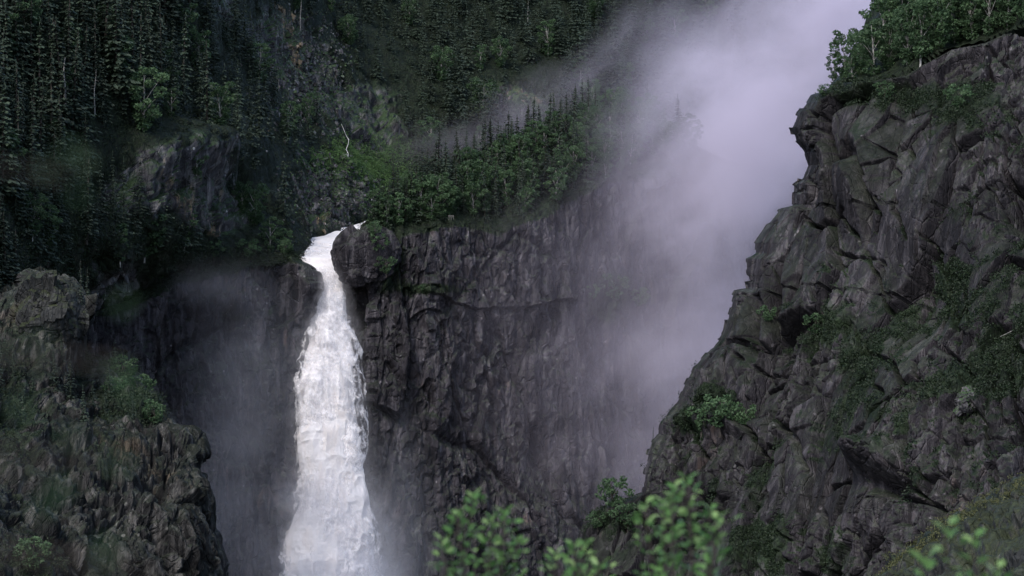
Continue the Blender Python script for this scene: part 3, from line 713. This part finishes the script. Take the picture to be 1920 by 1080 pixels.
def bare(px, py):
    return np.clip(1.3 * hill_rock(px, py) + 1.5 * zone(px, py, 680, 335, 75, 75) + 1.6 * zone(px, py, 625, 365, 90, 70), 0, 1)
HB = [(268, 245, 15, 'large bright green birch above the dark overhang on the left'), (1028, 105, 13, 'bright round birch standing out in the dark forest at top centre'), (655, 85, 10, 'green birch at the top, left of the dark central forest'),
      (368, 325, 10, 'round birch on the right end of the overhanging outcrop'), (60, 440, 9, 'soft green birch on the far left slope'), (95, 300, 10, 'slim birch under the dead trunks at far left'), (900, 130, 9, 'grey-green birch just above the mist at centre'),
      (478, 420, 10, 'green birch left of the head of the fall'), (505, 470, 9, 'birch on the brink just left of the fall'), (455, 395, 8, 'birch beside the slanting mossy slab'), (300, 520, 8, 'birch in the hollow under the outcrop'),
      (225, 490, 9, 'birch on the dark slope below the overhang'), (120, 610, 7, 'pale birch behind the rounded boulder'), (320, 215, 7, 'small birch right of the large bright birch'), (1265, 70, 11, 'birch half lost in mist at the top'), (1330, 40, 10, 'birch at the top edge behind the mist'), (620, 20, 8, 'birch at the top edge above the rocky chute'), (1210, 80, 9, 'birch fading into the left edge of the upper mist')]
def w_hill(px, py, N, veg):
    cr = np.interp(px, [150, 556, 640, 690, 740, 850, 1000, 1200, 1500], [590, 440, 430, 395, 396, 330, 275, 225, 190])
    w = (px > -130) & (px < 1520) & (py < cr) & (py > -190)
    for (x, y, h, lab) in HB: w = w * (1 - .97 * np.clip(1.6 * zone(px, py, x, y + 28, 34, 40), 0, 1))
    return w * (1 - bare(px, py)) ** 3 * (1 - .75 * zone(px, py, 500, 440, 80, 70))
trees = []
for (q, x, y) in sample('hillside', 900, w_hill, 25, 19, 11):
    h = random.triangular(9, 26, 18) * (1.0 - .45 * (zone(x, y, 640, 200, 190, 190))) * (.75 if y > 380 else 1)
    trees.append((h / q[1], q, x, y, h))
def w_head(px, py, N, veg):
    b = np.interp(px, [640, 690, 760, 850, 930, 1000, 1060, 1150, 1250, 1400], [478, 432, 428, 408, 428, 398, 368, 328, 290, 250])
    c = np.interp(px, [640, 690, 740, 850, 1000, 1200, 1400], [478, 414, 396, 325, 258, 192, 150])
    return ((px > 690) & (px < 1330) & (py < b) & (py > c + 12)).astype(float)
def w_head_spruce(px, py, N, veg): return w_head(px, py, N, veg) * (.12 + (px < 1120) * .88 * np.exp(-np.maximum(0, px - 860) / 160))
for (q, x, y) in sample('gorge_cliff', 88, w_head_spruce, 15, 9, 12):
    h = random.uniform(8.5, 14); trees.append((h / q[1] * 3, q, x, y, h))
def w_cragtree(px, py, N, veg): return (px < 330) * (py > 540) * (py < 830) * (zone(px, py, 20, 700, 110, 170) + zone(px, py, 240, 740, 50, 45) + .4 * zone(px, py, 190, 640, 40, 60))
for (q, x, y) in sample('crag', 34, w_cragtree, 26, 26, 13):
    h = random.uniform(4, 9); trees.append((h / q[1] * 2, q, x, y, h))
trees.sort(key=lambda t: -t[0])
def spruce_label(x, y):
    if x > 650 and y > 250 and x < 1330 and y > 330 - (x - 650) * .35: return 'dark spruce among the green birches on the headland slope', 'spruces among the headland birches'
    if y > 540 and x < 340: return 'small dark spruce on the mossy crag at lower left', 'spruces on the lower left crag'
    if x < 330 and y < 260: return 'tall black-green spruce in the dense wood at upper left', 'spruces in the upper left wood'
    if x < 330: return 'dark spruce on the steep slope left of the overhanging outcrop', 'spruces beside the left outcrop'
    if x < 620: return 'dark spruce between the outcrop and the rocky chute', 'spruces on the slope beside the chute'
    if y > 170: return 'misty spruce low on the valley side behind the headland', 'spruces low behind the headland'
    return 'dark spruce in the wall of forest across the top', 'spruces in the forest across the top'
NIND = 262
for k, (_, q, x, y, h) in enumerate(trees[:NIND]):
    l, g = spruce_label(x, y)
    plant(SPR, int(rng.integers(6)), q - np.array([0, 0, .7]), h / 16.3, random.uniform(0, 6.28), l, 'spruce', g, random.uniform(.8, 1.5))
lite = [spruce_mesh(700 + i, 16., nw=17, lean=[1, .85, 1.15, .9][i], sparse=.12) for i in range(4)]
lite = [(np.concatenate(m.V), np.concatenate(m.F), np.concatenate(m.T)) for m in lite]
wood = MB()
for k, (_, q, x, y, h) in enumerate(trees[NIND:]):
    V, F, T = lite[k % 4]; a = random.uniform(0, 6.28); s_ = h / 16.3; w_ = s_ * random.uniform(.9, 1.25)
    U = np.stack([(V[:, 0] * math.cos(a) - V[:, 1] * math.sin(a)) * w_, (V[:, 0] * math.sin(a) + V[:, 1] * math.cos(a)) * w_, V[:, 2] * s_], -1) + q - np.array([0, 0, .7])
    wood.add(U, F, np.clip(T * .5 + random.uniform(-.2, .55), 0, 1))
    tv, tf = tube([q - np.array([0, 0, 1.]), q + np.array([0, 0, h * .55])], [.22, .1], 5); wood.add(tv, tf, 0.0)
fw = link(bpy.data.objects.new('far_spruce_forest', wood.mesh('far_spruce_forest', M['spruce']))); tag(fw, 'dense dark spruce forest covering the far valley side', None, None, 'stuff')

# ------------------------------------------------------------------ birches and other broadleaved trees
for i, (x, y, h, lab) in enumerate(HB):
    plant(BRL, i, surf('hillside', x, y) - np.array([0, 0, .5]), h / 9.3, random.uniform(0, 6.28), lab, 'birch', 'birches scattered on the valley side', 1.15)
for k, (q, x, y) in enumerate(sample('hillside', 46, lambda px, py, N, v: w_hill(px, py, N, v) * ((px < 640) + .6 * (px > 760)) * (py > -20) * (px > 0), 60, 45, 19)):
    lab = 'dull green birch among the spruces of the left slope' if x < 560 else 'dull green birch among the spruces of the far slope'
    plant(BRL, k, q - np.array([0, 0, .4]), random.uniform(8, 13) / 9.3, random.uniform(0, 6.28), lab, 'birch', lab.replace('birch', 'birches'), random.uniform(.9, 1.2))
for k, (q, x, y) in enumerate(sample('gorge_cliff', 90, w_head, 21, 11, 14)):
    h = random.uniform(6, 10)
    lab = 'leafy birch on the headland slope, clear of the mist' if x < 960 else ('leafy birch on the headland slope, veiled by thin mist' if x < 1130 else 'birch on the headland slope almost lost in the mist')
    plant(BRL, k, q - np.array([0, 0, .4]), h / 9.3, random.uniform(0, 6.28), lab, 'birch', lab.replace('leafy birch', 'birches').replace('birch on', 'birches on'), random.uniform(1.0, 1.3))
PLT = [(1585, 150, 9.5), (1562, 150, 6), (1612, 140, 8), (1640, 140, 10), (1668, 130, 9), (1700, 118, 10.5), (1730, 110, 11), (1760, 90, 10), (1790, 80, 11), (1822, 75, 10), (1855, 66, 9), (1890, 52, 10), (1922, 40, 9), (1600, 152, 5), (1655, 95, 11), (1690, 75, 11), (1722, 65, 12), (1760, 50, 11), (1800, 40, 12), (1838, 30, 11), (1880, 15, 11), (1915, 5, 11), (1720, 20, 12), (1780, 5, 12), (1840, -8, 12), (1900, -25, 12), (1690, 30, 11)]
for i, (x, y, h) in enumerate(PLT):
    if i < 13: lab = 'bushy birch, %s from the left along the buttress rim' % ORD[[0, 0, 3, 4, 5, 6, 7, 8, 9, 10, 11, 12, 13][i] if i > 1 else (1, 0)[i]]
    elif i == 13: lab = 'low birch between the second and fourth along the buttress rim'
    else: lab = 'birch standing behind the rim row on top of the buttress'
    plant(BRL, i, surf('plateau', x, y) - np.array([0, 0, .4]), h / 9.3, random.uniform(0, 6.28), lab, 'birch', 'birches on top of the buttress', 1.1)

# ------------------------------------------------------------------ single bushes and small trees on ledges
BU = [('rock_buttress', 1350, 800, 5.5, 'dense dark bush on the ledge halfway down the buttress edge'), ('rock_buttress', 1315, 805, 4, 'smaller bush left of the dense one on the buttress ledge'), ('rock_buttress', 1395, 795, 3.6, 'bush at the right end of the buttress ledge'),
      ('rock_buttress', 1150, 948, 5.2, 'yellow-green bush on top of the low rock spur'), ('rock_buttress', 1178, 985, 4.2, 'blue-green bush on the side of the low rock spur'), ('rock_buttress', 1120, 985, 2.6, 'tiny bush on the left tip of the low rock spur'),
      ('gorge_cliff', 712, 470, 4.5, 'bright bush in the gully right of the head of the fall'), ('gorge_cliff', 725, 510, 4.0, 'lower bush in the gully right of the fall'), ('gorge_cliff', 700, 440, 3.5, 'bush at the top of the gully beside the fall'), ('gorge_cliff', 795, 548, 2.4, 'small bright bush on the narrow ledge of the wall'),
      ('gorge_cliff', 1150, 560, 6.5, 'misty bush halfway up the wall beneath the plume'), ('gorge_cliff', 1195, 575, 5, 'fainter bush deeper in the mist on the wall'), ('gorge_cliff', 1110, 560, 4, 'bush at the right end of the long rock ledge'),
      ('crag', 255, 755, 5.5, 'rounded dark bush on the shoulder of the left crag'), ('crag', 290, 790, 3.8, 'small bush right of the rounded one on the left crag'), ('crag', 220, 745, 4, 'bush on the inner side of the left crag shoulder'), ('crag', 60, 1060, 4, 'bush at the bottom left of the crag'), ('crag', 240, 700, 4.4, 'light green bush above the crag shoulder'),
      ('rock_buttress', 1545, 178, 2.2, 'thin little bush on the outer corner of the buttress top'), ('rock_buttress', 1530, 625, 3.6, 'dark bush in the crack in the middle of the buttress'), ('rock_buttress', 1440, 600, 2.6, 'bush wedged in the narrow chimney near the buttress edge'),
      ('rock_buttress', 1660, 185, 3.2, 'bush hanging over the rim between pale stains'), ('rock_buttress', 1800, 200, 3.8, 'bush on the upper ledge at the right'), ('gorge_cliff', 335, 512, 4.5, 'dark bush on the left end of the brink left of the fall'), ('gorge_cliff', 405, 500, 4.2, 'bush in the middle of the brink left of the fall'), ('gorge_cliff', 465, 482, 4.6, 'dense bush on the highest part of the brink left of the fall'), ('gorge_cliff', 535, 474, 3.6, 'bush nearest the water on the left brink'),
      ('hillside', 400, 480, 4, 'bush at the foot of the mossy slab'), ('hillside', 530, 455, 4, 'bush by the river left of the fall')]
for i, (m, x, y, h, lab) in enumerate(BU):
    plant(SHR, i, surf(m, x, y) - np.array([0, 3.2 if 'the gully' in lab else 0, .35]), h / 3.6, random.uniform(0, 6.28), lab, 'bush', 'bushes on the cliffs')
plant(SPR, 3, surf('rock_buttress', 1224, 838) - np.array([0, 0, .2]), 3.6 / 16.3, 0, 'tiny spruce on the tip of the buttress foot', 'spruce', None, .8)
for (m, x, y, h) in []: pass

# ------------------------------------------------------------------ low growth that nobody could count, on ledges and slopes
def clumps(name, mass, n, weight, size, leaf, per, seed, label, mat):
    r = np.random.default_rng(seed); m = MASS[mass]; Q = m['P'].reshape(-1, 3); Nn = m['N'].reshape(-1, 3)
    w = weight(m['px'].ravel(), m['py'].ravel(), Nn, m['veg'].ravel()); w = np.clip(w, 0, None)
    idx = r.choice(len(w), size=n, p=w / w.sum())
    sz = size * r.uniform(.45, 1.3, n)
    c = Q[idx] + Nn[idx] * (sz * .25)[:, None]
    v = r.normal(size=(n, per, 3)); v /= np.linalg.norm(v, axis=-1, keepdims=True)
    p = c[:, None] + v * (sz[:, None] * r.uniform(.4, 1, (n, per)))[..., None] * np.array([1.1, .8, .8])
    d = v + r.normal(size=v.shape) * .7; N_ = n * per
    T = np.clip(r.uniform(0, .7, (n, 1)) + r.uniform(0, .35, (n, per)), 0, 1).ravel()
    V, F = leaf_quads(p.reshape(-1, 3), d.reshape(-1, 3), r.uniform(0, 6.28, N_), leaf * r.uniform(.6, 1.4, N_), leaf * r.uniform(.4, .8, N_))
    o = link(bpy.data.objects.new(name, MB().add(V, F, np.repeat(T, 4)).mesh(name, mat))); return tag(o, label, None, None, 'stuff')
vis = lambda px, py: ((px > -60) & (px < 1990) & (py > -60) & (py < 1130)).astype(float)
clumps('undergrowth', 'hillside', 7000, lambda px, py, N, v: vis(px, py) * (py < 600) * (px < 1500) * (sstep(.5, .9, v) * (.25 + zone(px, py, 480, 430, 90, 70) + zone(px, py, 150, 420, 200, 140)) + .12), 1.3, .45, 12, 21, 'low undergrowth on the valley side', M['shrub'])
clumps('ledge_scrub', 'rock_buttress', 5000, lambda px, py, N, v: vis(px, py) * (sstep(.5, .95, v) * (.3 + sstep(-.1, .4, N[:, 2]))), .85, .30, 14, 22, 'dark scrub in the cracks and ledges of the right buttress', M['shrub'])
clumps('wall_scrub', 'gorge_cliff', 3000, lambda px, py, N, v: vis(px, py) * (px > 250) * (sstep(.45, .95, v) * (.3 + sstep(-.1, .4, N[:, 2]))), .95, .34, 13, 23, 'scrub on the brink and ledges of the gorge wall', M['shrub'])
clumps('crag_scrub', 'crag', 1200, lambda px, py, N, v: vis(px, py) * (sstep(.4, .95, v) * (.3 + sstep(-.1, .4, N[:, 2]))), .9, .30, 13, 24, 'moss and scrub on the left crag', M['shrub'])

clumps('slab_moss', 'mossy_slab', 1500, lambda px, py, N, v: vis(px, py) * zone(0 * px, py - lerp(px, [(1460, 1190), (1560, 1125), (1640, 1075), (1700, 1028), (1750, 995), (1800, 962), (1860, 925), (1920, 888), (2150, 760)]), 0, 10, 1, 14), .35, .16, 12, 26, 'yellow-green moss along the upper edge of the slanting slab', M['moss'])
clumps('gully_grass', 'hillside', 4200, lambda px, py, N, v: vis(px, py) * (zone(px, py, 690, 305, 60, 38) + .5 * zone(px, py, 640, 300, 50, 20)), .8, .40, 12, 25, 'bright green grass and ferns in the gully below the far rocks', M['grass'])
# ------------------------------------------------------------------ dead trunks, fallen log, boulders, railing
def dead_tree(x, y, h, r0, lab, seed):
    root = empty('dead_tree', surf('hillside', x, y) + np.array([0, -4.0, 1.0]))
    mb, pts = trunk_mb(h, r0, seed, .35); link(bpy.data.objects.new('trunk', mb.mesh('trunk', M['dead_wood'])), root)
    r = random.Random(seed)
    for k in range(3):
        z = h * r.uniform(.4, .9); a = r.uniform(0, 6.28)
        b = MB().tube([(0, 0, z), (math.cos(a) * .5, math.sin(a) * .5, z + .1), (math.cos(a) * .9, math.sin(a) * .9, z - .1)], [.05, .035, .012], 5)
        link(bpy.data.objects.new('broken_branch', b.mesh('broken_branch', M['dead_wood'])), root)
    tag(root, lab, 'dead tree', 'bleached dead trunks')
dead_tree(128, 208, 10, .34, 'tallest bleached dead trunk, leftmost in the upper left wood', 1)
dead_tree(160, 228, 7.5, .32, 'short broken dead trunk, middle one in the upper left wood', 2)
dead_tree(183, 218, 9, .16, 'thin pale dead trunk right of the broken one', 3)
dead_tree(566, 60, 10, .18, 'thin pale trunk at the top beside the rocky chute', 4)
dead_tree(990, 45, 9, .16, 'thin pale trunk in the forest at top centre', 5)
dead_tree(317, 178, 8, .14, 'thin grey trunk right of the large bright birch', 6)
def boulder(name, mass, x, y, size, sc, mat, lab, seed, push=0.0, rg=1.0, tilt=0.0):
    import bmesh
    bm = bmesh.new(); bmesh.ops.create_icosphere(bm, subdivisions=5, radius=1)
    V = np.array([v.co for v in bm.verts]); bm.free
    F = np.array([[v.index for v in f.verts] for f in bm.faces]); bm.free()
    v1, e1 = facet(V * 3 + seed * 7, (3.0, 3.0, 3.0), seed); v2, e2 = facet(V * 3 + seed * 7, (1.1, 1.1, 1.3), seed + 1)
    V = V * (1 + rg * (.35 * v1 + .12 * v2 - .06 * (1 - sstep(0, .1, e2))) + .05 * fbm(V * 2 + seed, seed, 4))[:, None] * np.array(sc) * size
    ca, sa = math.cos(tilt), math.sin(tilt); V = np.stack([V[:, 0] * ca - V[:, 2] * sa, V[:, 1], V[:, 0] * sa + V[:, 2] * ca], -1)
    o = link(bpy.data.objects.new(name, mesh_from(name, V, F, mat, {'veg': np.zeros(len(V)), 'tone': np.full(len(V), .5)}))); q = surf(mass, x, y)
    o.location = (q[0], q[1] - push, q[2]); return tag(o, lab, 'boulder')
boulder('boulder', 'rock_buttress', 1818, 752, 2.1, (1.1, .9, .9), M['rock_hill'], 'pale grey boulder in the scrub on the lower right face', 3, .6)
boulder('boulder', 'crag', 92, 590, 5.6, (.95, .8, 1.1), M['rock_slab'], 'big rounded mossy boulder standing at the left edge', 5, .5)
boulder('boulder', 'gorge_cliff', 692, 479, 7.4, (1.08, .52, .96), M['rock_wall'], 'dark rounded rock at the head of the fall, right of the water', 8, .2, .42, R(20))
boulder('boulder', 'gorge_cliff', 664, 520, 2.6, (1.3, .9, 1.0), M['rock_wall'], 'wet black rock under the rounded one beside the water', 9, 1.0)
boulder('boulder', 'gorge_cliff', 578, 520, 2.4, (.9, .9, 1.5), M['rock_wall'], 'wet black rock jutting out left of the water', 12, 0.5)
lg = MB(); a = surf('rock_buttress', 1872, 636); b = surf('rock_buttress', 1925, 605)
lg.tube([a + [0, -1.5, .3], (a + b) / 2 + [0, -2, .25], b + [0, -2, .4]], [.04, .06, .08], 8)
tag(link(bpy.data.objects.new('fallen_log', lg.mesh('fallen_log', M['dead_wood']))), 'pale fallen log lying across the scrub at the right edge', 'log')
rl = empty('railing', surf('gorge_cliff', 846, 412) + np.array([0, -.5, 0]))
for x in (-.75, 0, .75):
    link(bpy.data.objects.new('post', MB().tube([(x, 0, -.5), (x, 0, 1.15)], [.06, .06], 6).mesh('post', M['dead_wood'])), rl)
for z in (.6, 1.05):
    link(bpy.data.objects.new('rail', MB().tube([(-.95, -.05, z), (.95, -.05, z + .04)], [.07, .07], 6).mesh('rail', M['dead_wood'])), rl)
rl.scale = (.7, .7, .7); tag(rl, 'small pale wooden railing on the brink of the headland', 'railing')
tr = MB(); path = [(640, 232), (645, 244), (648, 252), (654, 262), (653, 270), (649, 280), (653, 288), (652, 296), (657, 306), (660, 314)]
yr = min(surf('hillside', x, y)[1] for x, y in path[2:]) - 1.0
tr.tube([P(x, y, yr) for x, y in path], [.03, .05, .04, .08, .05, .10, .07, .11, .08, .04], 7)
tag(link(bpy.data.objects.new('rivulet', tr.mesh('rivulet', M['water'], True))), 'thin white rivulet on the far rocks above the scree', 'rivulet', None, 'structure')
# loose stones of the scree
sc_ = MB(); r = np.random.default_rng(77); m = MASS['hillside']
w = zone(m['px'].ravel(), m['py'].ravel(), 630, 355, 55, 50) + .5 * zone(m['px'].ravel(), m['py'].ravel(), 585, 130, 60, 90); idx = r.choice(len(w), size=4200, p=w / w.sum())
cube = np.array([[-1, -1, -1], [1, -1, -1], [1, 1, -1], [-1, 1, -1], [-1, -1, 1], [1, -1, 1], [1, 1, 1], [-1, 1, 1]]) * .5
cf = np.array([[0, 3, 2, 1], [4, 5, 6, 7], [0, 1, 5, 4], [1, 2, 6, 5], [2, 3, 7, 6], [3, 0, 4, 7]])
for q in m['P'].reshape(-1, 3)[idx]:
    s_ = r.gamma(2, .17) + .18; A = np.linalg.qr(r.normal(size=(3, 3)))[0]
    sc_.add((cube + r.uniform(-.18, .18, (8, 3))) * s_ * np.array([1.4, 1, .7]) @ A + q, cf)
st_ = sc_.mesh('scree', M['rock_hill']); at_ = st_.attributes.new('tone', 'FLOAT', 'POINT'); at_.data.foreach_set('value', np.repeat(np.random.default_rng(5).uniform(.4, 1, len(st_.vertices) // 8), 8).astype(np.float32)); tag(link(bpy.data.objects.new('scree', st_)), 'grey loose stones below the far rock face', None, None, 'stuff')

# ------------------------------------------------------------------ leafy shrubs close to the camera
def near_leaf(c, d, up, L, W):
    d = d / np.linalg.norm(d); s_ = np.cross(d, up); s_ /= np.linalg.norm(s_) + 1e-9; u = np.cross(s_, d)
    prof = [(0, .05), (.2, .62), (.45, 1.0), (.75, .7), (1, .04)]
    V = []
    for f, w in prof:
        bend = -.18 * L * f * f
        for k in (-1, 0, 1): V.append(c + d * L * f + u * (bend + (.14 * W * abs(k) * w)) + s_ * (k * W * .5 * w))
    F = [[3 * i + j, 3 * i + j + 1, 3 * i + j + 4, 3 * i + j + 3] for i in range(4) for j in (0, 1)]
    return np.array(V), np.array(F)
def near_shrub(x0, x1, ytop, Y, shoots, seed, lab, leafL=.037, dens=2.6):
    r = np.random.default_rng(seed); root = empty('leafy_shrub', P((x0 + x1) / 2, 540, Y)[:2] + (-2.62,))
    bx, by, bz = root.location; stem = MB(); lf = MB()
    for i in range(shoots):
        u = (i + .5) / shoots; px = x0 + (x1 - x0) * u + r.uniform(-8, 8); top = np.array(P(px, ytop + 110 * abs(u - .45) ** 1.2 * 1.7 + r.uniform(-8, 38), Y + r.uniform(-.25, .25)))
        b = np.array([r.uniform(-.05, .05), r.uniform(-.05, .05), 0.]); e = top - np.array([bx, by, bz])
        pts = [b + (e - b) * np.array([f ** 1.5, f ** 1.5, f]) + r.normal(size=3) * .008 for f in np.linspace(0, 1, 10)]
        stem.tube(pts, np.linspace(.011, .0022, 10), 6)
        n = int(34 * dens)
        for k in range(n):
            f = 1 - .42 * (k / n) ** 1.1 * r.uniform(.9, 1.1); p = b + (e - b) * np.array([f ** 1.5, f ** 1.5, f])
            a = k * 2.4 + r.uniform(-.4, .4); up_ = .9 if k < 4 else r.uniform(.040, 1.4)
            d = np.array([math.cos(a), math.sin(a), up_]); off = d / np.linalg.norm(d) * (r.uniform(.0, .015) if k < 5 else r.uniform(.01, .055))
            V, F = near_leaf(p + off, d, np.array([0, 0, 1.0]) + r.normal(size=3) * .35, leafL * r.uniform(.65, 1.2), leafL * r.uniform(.45, .68))
            lf.add(V, F, float(np.clip(.95 - k / n * .7 + r.uniform(-.2, .2), 0, 1)))
            if k >= 5: stem.tube([p, p + off], [.0012, .0008], 4)
    link(bpy.data.objects.new('stems', stem.mesh('stems', M['bark'])), root); link(bpy.data.objects.new('leaves', lf.mesh('leaves', M['near_leaf'], True)), root)
    return tag(root, lab, 'shrub', 'leafy shrubs close in front')
near_shrub(815, 985, 922, 8.0, 6, 1, 'blurred leafy shrub close in front below the fall, leftmost')
near_shrub(1030, 1135, 985, 8.2, 4, 2, 'blurred leafy shrub close in front, low one left of the tall one')
near_shrub(1200, 1365, 888, 7.6, 6, 3, 'blurred leafy shrub close in front, tallest, before the buttress foot')
near_shrub(1705, 1890, 985, 6.2, 4, 4, 'softly blurred leafy shrub close in front at the lower right', .040, 1.4)
# sapling at arm's length: its leaves are far out of focus along the left edge
sp = empty('sapling', (-.34, 1.1, -2.62)); r = np.random.default_rng(9)
link(bpy.data.objects.new('stem', MB().tube([(0, 0, 0), (.02, .02, 1.2), (0, 0, 2.2), (.03, 0, 3.0)], [.014, .012, .009, .005], 7).mesh('stem', M['bark'])), sp)
tw = MB(); lf = MB()
for (x, y, n) in [(128, 335, 4), (235, 685, 3), (90, 900, 4), (190, 865, 2), (255, 1065, 7), (30, 700, 3)]:
    e = np.array(P(x, y, 1.1 + r.uniform(-.1, .1))) - np.array([-.34, 1.1, -2.62]); z0 = e[2] - .08
    tw.tube([(0, 0, z0), (e[0] * .5, e[1] * .5, z0 + .09), e], [.003, .002, .001], 5)
    for k in range(n):
        d = np.array([r.uniform(-1, 1), r.uniform(-.5, .5), r.uniform(-.8, .6)])
        V, F = near_leaf(e + r.normal(size=3) * np.array([.010, .01, .014]), d, np.array([0, -1, .6]) + r.normal(size=3) * .3, .009, .006); lf.add(V, F, r.uniform(.1, .6))
link(bpy.data.objects.new('twigs', tw.mesh('twigs', M['bark'])), sp); link(bpy.data.objects.new('leaves', lf.mesh('leaves', M['shade_leaf'], True)), sp)
tag(sp, 'sapling whose leaves hang far out of focus along the left edge', 'sapling')
for p in SPR + BRL + SHR:
    if p.name not in used:
        for c in list(p.children): bpy.data.objects.remove(c)
        bpy.data.objects.remove(p)
